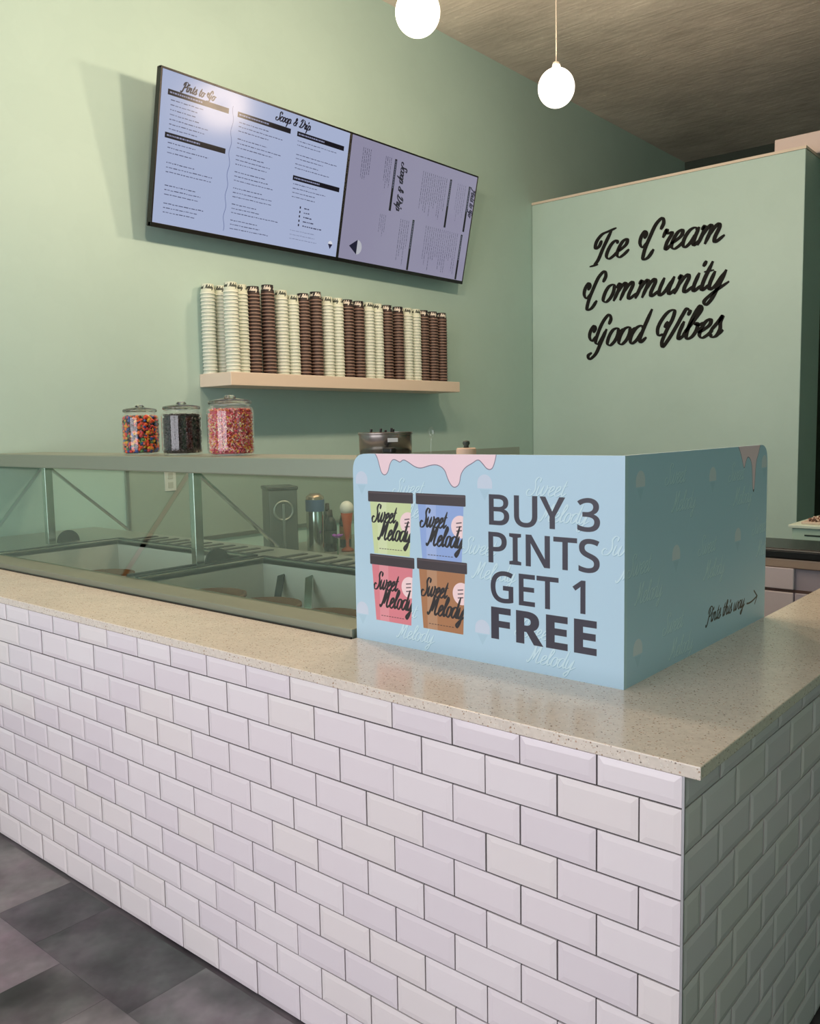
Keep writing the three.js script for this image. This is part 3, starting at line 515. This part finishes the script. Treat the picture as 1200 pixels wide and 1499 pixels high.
// ------------------------------------------------------------ globe pendants, the third unseen and lighting wall and ceiling
for (const [z, label] of [[-1.867, 'glowing white globe pendant on the left, cut by the top of the picture'], [-3.052, 'glowing white globe pendant on the right, hanging on its thin cord'], [-0.68, 'unseen white globe pendant nearest the street, out of view above, lighting wall and ceiling']]) {
  const t = thing('globe_pendant', label, 'pendant lamp', [-2.05, 3.221, z], 'globe pendants in a row');
  const gl = obj('globe', new THREE.SphereGeometry(0.1, 40, 28).scale(1, 1.04, 1), S(0xfff6ea, { roughness: 0.4, emissive: new THREE.Color().setRGB(1, 0.9, 0.76), emissiveIntensity: 2.2 }), t); gl.castShadow = false;
  obj('cap', lathe([[0, 0.135], [0.018, 0.133], [0.022, 0.12], [0.024, 0.1], [0.0, 0.098]], 20), S(0xd8d4cc), t);
  obj('cord', rod([0, 0.13, 0], [0, HC - 3.221 - 0.02, 0], 0.0035, 8), S(0xbdb6aa), t);
  obj('canopy', lathe([[0, 0], [0.06, 0.0], [0.062, 0.02], [0, 0.025]], 24).translate(0, HC - 3.221 - 0.025, 0), S(0xd8d4cc), t);
  const l = new THREE.PointLight(WARM, GLOBE); l.castShadow = true; l.shadow.radius = 4; l.position.set(-2.05, 3.221, z); l.name = 'globe_light'; scene.add(l);
}

// ------------------------------------------------------------ candy jars on the cabinet shelf
function jar(x, z, r, h, label) {
  const t = thing('candy_jar', label, 'jar', [x, LT, z], 'glass candy jars on the steel shelf');
  const b = h * 0.83;
  obj('jar_body', lathe([[0, 0.004], [r * 0.82, 0.004], [r * 0.95, 0.014], [r * 0.975, 0.03], [r * 0.975, b * 0.87], [r * 0.9, b * 0.94], [r * 0.78, b * 0.965], [r * 0.78, b], [r * 0.83, b + 0.002], [r * 0.85, b], [r * 0.82, b * 0.97], [r * 0.93, b * 0.945], [r, b * 0.88], [r, 0.022], [r * 0.93, 0.004], [r * 0.86, 0], [0, 0]], 48), M.jarGlass, t);
  const lid = obj('lid', lathe([[0, b + 0.012], [r * 0.76, b + 0.006], [r * 0.9, b + 0.004], [r * 0.92, b + 0.01], [r * 0.9, b + 0.016], [r * 0.7, b + 0.02], [r * 0.3, b + 0.026], [0, b + 0.027]], 48), M.lidGlass, t);
  obj('knob', lathe([[0, b + 0.026], [r * 0.14, b + 0.027], [r * 0.13, b + 0.032], [r * 0.24, h - 0.012], [r * 0.25, h - 0.007], [r * 0.18, h - 0.001], [0, h]], 24), M.lidGlass, lid);
  return t;
}
function fill(name, x, z, r, h, label, geo, n, colors, core) {
  const t = thing(name, label, 'candy', [x, LT, z]); t.userData.kind = 'stuff';
  obj('core', new THREE.CylinderGeometry(r * 0.84, r * 0.8, h, 32).translate(0, h / 2 + 0.008, 0), S(core, { roughness: 0.8 }), t).userData.kind = 'stuff';
  const im = new THREE.InstancedMesh(geo, S(0xffffff, { roughness: 0.4 }), n), m = new THREE.Matrix4(), q = new THREE.Quaternion(), e = new THREE.Euler(), c = new THREE.Color();
  for (let i = 0; i < n; i++) {
    const top = i > n * 0.78, a = rr(0, 6.2832), rad = top ? r * 0.85 * Math.sqrt(rnd()) : r * rr(0.83, 0.885), y = top ? h + 0.008 + rr(0, 0.006) : rr(0.014, h);
    q.setFromEuler(e.set(rr(0, 6), rr(0, 6), rr(0, 6))); m.compose(V3(Math.cos(a) * rad, y, Math.sin(a) * rad), q, V3(1, 1, 1).multiplyScalar(rr(0.85, 1.15))); im.setMatrixAt(i, m);
    im.setColorAt(i, c.set(colors[Math.floor(rnd() * colors.length)]));
  }
  im.name = 'pieces'; im.userData.kind = 'stuff'; im.castShadow = im.receiveShadow = true; t.add(im);
}
jar(-2.71, -0.79, 0.076, 0.208, 'glass jar of mixed coloured candy, leftmost on the steel shelf');
jar(-2.415, -0.79, 0.08, 0.212, 'glass jar of dark chocolate pieces, middle on the steel shelf');
jar(-2.107, -0.79, 0.088, 0.226, 'glass jar of pink and red sprinkles, rightmost on the steel shelf');
const gum = new THREE.SphereGeometry(0.0085, 10, 8).scale(1, 0.72, 1);
fill('coloured_candy', -2.71, -0.79, 0.076, 0.143, 'red, blue, orange and brown button candy heaped in the left jar', gum, 900, [0xd8482a, 0xe0702a, 0x2a4f9c, 0x203a70, 0x4a2a22, 0xc22f38, 0xd9a62c, 0x3f7a46, 0x35221f, 0xd8542f], 0x4a3430);
fill('chocolate_pieces', -2.415, -0.79, 0.08, 0.146, 'near black chocolate crumbs filling the middle jar', new THREE.IcosahedronGeometry(0.005, 0), 1700, [0x1d1416, 0x2a1d1e, 0x120d10, 0x3a2c30, 0x241a22], 0x1a1214);
fill('sprinkles', -2.107, -0.79, 0.088, 0.157, 'pink, red and yellow sprinkles filling the right jar', new THREE.CapsuleGeometry(0.0026, 0.009, 2, 6), 3000, [0xd9485a, 0xe08a98, 0xf0b7b7, 0xe0863c, 0xc8273c, 0xf2dcc0, 0xe8c058, 0xb23a58, 0xe06878], 0xb84a55);

// ------------------------------------------------------------ warmer and canister on the steel shelf
{
  const t = thing('topping_warmer', 'low round brushed steel topping pan with black clasp above the sign', 'pan', [-1.3, LT, -0.76]);
  const dk = S(0x8d8783, { metalness: 0.9, roughness: 0.27 });
  obj('pan_body', lathe([[0, 0.012], [0.082, 0.012], [0.083, 0.07], [0.086, 0.074], [0.086, 0.08], [0.08, 0.08], [0.079, 0.03], [0, 0.03]], 48), dk, t);
  obj('base_flange', lathe([[0, 0], [0.09, 0], [0.092, 0.004], [0.09, 0.011], [0.08, 0.014], [0, 0.014]], 48), M.chrome, t);
  obj('contents', lathe([[0.079, 0.066], [0.04, 0.07], [0, 0.069]], 32), S(0x7a5a48), t);
  for (const [x, z, h] of [[-0.045, 0.02, 0.02], [-0.02, -0.02, 0.013], [0.005, 0.03, 0.022], [0.03, 0.0, 0.018], [0.04, 0.02, 0.024]]) obj('spoon_end', rod([x, 0.062, z], [x + 0.004, 0.078 + h * 0.6, z], 0.004, 8), M.black, t);
  obj('clasp', [bx(0.06, 0.1, 0.016, 0.034, 0.06, 0.085, 0.006)], M.black, t);
  obj('badge', bx(-0.016, 0.016, 0.05, 0.062, 0.0825, 0.0845), M.white, t).rotation.y = 1.0;
  const s = thing('clear_spoon', 'clear plastic spoon standing behind the steel topping pan', 'spoon', [-1.2, LT, -0.86]);
  obj('stem', rod([0, 0, 0], [0.0, 0.06, -0.005], 0.003, 8), M.jarGlass, s); const bowl = new THREE.SphereGeometry(0.014, 16, 10).scale(1, 1.3, 0.35).translate(0, 0.075, -0.006); obj('bowl', bowl, M.jarGlass, s);
  const c = thing('cream_canister', 'small cream canister with a dark knob peeping over the sign', 'canister', [-0.985, LT, -0.76]);
  obj('can_body', lathe([[0, 0], [0.027, 0], [0.029, 0.003], [0.029, 0.027], [0.026, 0.031], [0, 0.032]], 28), S(0xd9b9a2), c);
  obj('knob', lathe([[0, 0.03], [0.008, 0.031], [0.007, 0.037], [0.011, 0.044], [0.009, 0.051], [0, 0.053]], 16), S(0x33403a), c);
}

// ------------------------------------------------------------ back counter along the screen wall
const BC = 0.62;
{
  const t = thing('back_counter', 'grey laminate back counter along the screen wall behind the freezer', 'counter', [0, 0, 0]);
  obj('carcass', bx(XW + 0.01, -3.22, 0.08, BC - 0.03, -5.55, -1.35), S(0x77817b), t);
  obj('plinth', bx(XW + 0.02, -3.28, 0, 0.08, -5.5, -1.38), M.dark, t);
  obj('worktop', bx(XW + 0.004, -3.18, BC - 0.03, BC, -5.58, -1.33, 0.004), S(0x9a9c95, { roughness: 0.35, metalness: 0.4 }), t);
  for (let z = -1.4; z > -5; z -= 0.7) { const d = obj('door', bx(-3.222, -3.2, 0.1, BC - 0.05, z - 0.68, z, 0.004), S(0x808a83), t); obj('handle', bx(-3.2, -3.18, BC - 0.14, BC - 0.12, z - 0.2, z - 0.08, 0.003), M.steel, d); }
  const p = thing('splash_panel', 'grey washable panel on the wall behind the glass guard', 'panel', [XW + 0.001, 0, 0]);
  obj('sheet', bx(0, 0.008, BC + 0.12, 1.19, -5.4, -1.42), S(0x98a59c, { roughness: 0.45 }), p);
  obj('edge_strip', [bx(0, 0.014, BC + 0.1, BC + 0.125, -5.4, -1.4), bx(0, 0.014, BC + 0.125, 1.19, -1.42, -1.4)], M.steel, p);
  const o = thing('wall_outlet', 'white double outlet plate on the grey panel', 'outlet', [XW + 0.009, 1.1, -1.69]);
  obj('plate', new RoundedBoxGeometry(0.006, 0.125, 0.078, 2, 0.003).translate(0.003, 0, 0), M.white, o);
  for (const y of [-0.027, 0.027]) obj('socket', new RoundedBoxGeometry(0.004, 0.036, 0.034, 2, 0.002).translate(0.0065, y, 0), S(0xb9b6b0), o);
}
{
  const X = -3.42;
  const t = thing('cone_dispenser', 'square brushed metal box with a round dial ring, behind the glass', 'dispenser', [X, BC, -2.16]);
  t.rotation.y = -0.5; obj('housing', bx(-0.1, 0.1, 0, 0.41, -0.085, 0.085, 0.006), S(0x70726e, { metalness: 0.7, roughness: 0.42 }), t);
  obj('lid', bx(-0.105, 0.105, 0.41, 0.432, -0.09, 0.09, 0.006), S(0x3f403e, { metalness: 0.6, roughness: 0.4 }), t);
  const ring = new THREE.TorusGeometry(0.055, 0.007, 10, 32).rotateY(Math.PI / 2).translate(0.102, 0.29, 0); obj('dial_ring', ring, M.steel, t);
  obj('dial_bar', bx(0.1, 0.108, 0.05, 0.33, -0.008, 0.008, 0.003), M.steel, t);
  const c = thing('steel_canister', 'tall shiny steel canister with a blue band beside the metal box', 'canister', [-3.38, BC, -2.41]);
  obj('can_body', lathe([[0, 0], [0.055, 0], [0.056, 0.3], [0, 0.3]], 32), M.chrome, c); obj('band', lathe([[0.0563, 0.26], [0.058, 0.262], [0.058, 0.33], [0.0563, 0.332]], 32), S(0x3b5a86), c);
  obj('cap', lathe([[0, 0.37], [0.03, 0.37], [0.055, 0.35], [0.056, 0.3], [0, 0.3]], 32), S(0xb9a08a, { metalness: 0.8, roughness: 0.25 }), c);
  [[-3.36, -2.52, 0.26, 0x141518, 'first'], [-3.47, -2.6, 0.29, 0x101416, 'second'], [-3.41, -2.7, 0.27, 0x15130f, 'third']].forEach(([x, z, h, col, w]) => {
    const b = thing('syrup_bottle', `${w} dark syrup bottle from the steel canister, behind the glass`, 'bottle', [x, BC, z], 'syrup bottles on the back counter');
    obj('bottle_body', lathe([[0, 0], [0.036, 0], [0.038, 0.006], [0.038, h * 0.62], [0.03, h * 0.76], [0.014, h * 0.84], [0, h * 0.84]], 24), P(col, { roughness: 0.2 }), b);
    obj('cap', lathe([[0, h], [0.012, h], [0.016, h * 0.84], [0, h * 0.84]], 16), S(0x3a2a24), b);
    obj('bottle_label', lathe([[0.0384, h * 0.2], [0.0388, h * 0.21], [0.0388, h * 0.5], [0.0384, h * 0.51]], 24), S(col === 0x15130f ? 0x8a5f20 : 0x25302c), b);
  });
  const k = thing('cone_figure', 'toy orange cone with a white scoop standing on the back counter', 'ornament', [-3.27, BC, -2.575]);
  obj('stand', lathe([[0, 0], [0.038, 0], [0.038, 0.012], [0.01, 0.03], [0.012, 0.07], [0, 0.07]], 24), S(0x8a3a12), k);
  obj('cone', lathe([[0, 0.06], [0.01, 0.06], [0.038, 0.24], [0, 0.24]], 28), S(0xb9480a, { roughness: 0.6 }), k);
  obj('scoop', new THREE.SphereGeometry(0.043, 28, 20).scale(1, 1.05, 1).translate(0, 0.27, 0), S(0xe9e4dc), k);
  [[-3.21, -2.43, 'lower'], [-3.21, -2.66, 'upper']].forEach(([x, z, w], i) => {
    const f = thing('paper_flower', `${w} small purple paper flower beside the orange cone`, 'flower', [x, BC + 0.0, z]);
    obj('stem', rod([0, 0, 0], [0, 0.1 + 0.04 * i, 0], 0.004, 8), S(0x3e5a38), f);
    for (let a = 0; a < 6; a++) { const g = new THREE.SphereGeometry(0.02, 10, 8).scale(1, 0.35, 0.6).translate(0.02, 0, 0).rotateZ(0.5).rotateY(a * 1.047).translate(0, 0.105 + 0.04 * i, 0); obj('petal', g, S(0x9a3fb0), f); }
  });
}

// ------------------------------------------------------------ low freezer and mint cabinet behind the end of the counter
{
  const t = thing('chest_freezer', 'low white freezer with a black rim behind the end of the counter', 'freezer', [-0.35, 0, -3.02]);
  const wm = S(0xcfc3cb, { roughness: 0.4 }), wm2 = S(0xa59ba8, { roughness: 0.4 });
  obj('freezer_body', bx(-0.75, 0.75, 0.05, 0.7, -0.24, 0.1, 0.006), wm2, t);
  obj('front_panel', bx(-0.75, -0.352, 0.6, 0.7, 0.1, 0.118, 0.004), wm, t); obj('front_panel', bx(-0.75, -0.352, 0.05, 0.585, 0.1, 0.118, 0.004), wm, t); obj('front_panel', bx(-0.348, 0.75, 0.05, 0.585, 0.1, 0.112, 0.004), S(0xb9aebb, { roughness: 0.4 }), t);
  obj('panel_gap', bx(-0.75, 0.75, 0.586, 0.599, 0.1, 0.106), S(0x5a4440), t);
  obj('strip', bx(-0.76, 0.76, 0.7, 0.744, -0.24, 0.118, 0.006), S(0xb79f90, { metalness: 0.4, roughness: 0.35 }), t);  // tan strip stands for a curved reflection below the rim
  obj('black_rim', bx(-0.78, 0.78, 0.744, 0.782, -0.25, 0.125, 0.006), M.black, t); obj('rim_highlight', bx(-0.78, 0.78, 0.782, 0.786, 0.105, 0.127, 0.001), S(0x6a6a6c), t);  // thin grey piece is a highlight painted along the front edge
  obj('black_lid', bx(-0.77, 0.77, 0.782, 0.79, -0.25, 0.1, 0.003), M.black, t);
  const c = thing('mint_cabinet', 'mint painted cabinet with a slim drawer slot beside the partition', 'cabinet', [-0.3, 0, -3.55]);
  obj('cabinet_body', bx(-0.53, 0.7, 0, 0.845, -0.27, 0.26, 0.005), S(0xa9c4b6), c); obj('cabinet_top', bx(-0.545, 0.71, 0.845, 0.862, -0.28, 0.275, 0.004), S(0xc9d8cb), c);
  obj('drawer_slot', bx(-0.47, 0.65, 0.806, 0.814, 0.255, 0.262), S(0x20332c), c);
  const gr = thing('topping_tray', 'shallow tray of brown and pink crumbs on the mint cabinet', 'tray', [-0.3, 0.862, -3.55]);
  obj('tray_rim', [bx(-0.5, 0.6, 0, 0.012, -0.24, 0.22, 0.003)], S(0xc9b7a8), gr);
  const im = new THREE.InstancedMesh(new THREE.IcosahedronGeometry(0.0065, 0), S(0xffffff, { roughness: 0.8 }), 2600), m = new THREE.Matrix4(), col = new THREE.Color();
  for (let i = 0; i < 2600; i++) { m.makeRotationFromEuler(new THREE.Euler(rr(0, 6), rr(0, 6), 0)); m.setPosition(rr(-0.48, 0.57), 0.014 + rr(0, 0.008), rr(-0.22, 0.2)); im.setMatrixAt(i, m); im.setColorAt(i, col.set([0x8a6a58, 0xb89a8a, 0x5f463c, 0xc9a9a2, 0xd9c6b6][Math.floor(rnd() * 5)])); }
  im.name = 'crumbs'; im.userData.kind = 'stuff'; gr.add(im);
}

renderer.render(scene, camera);
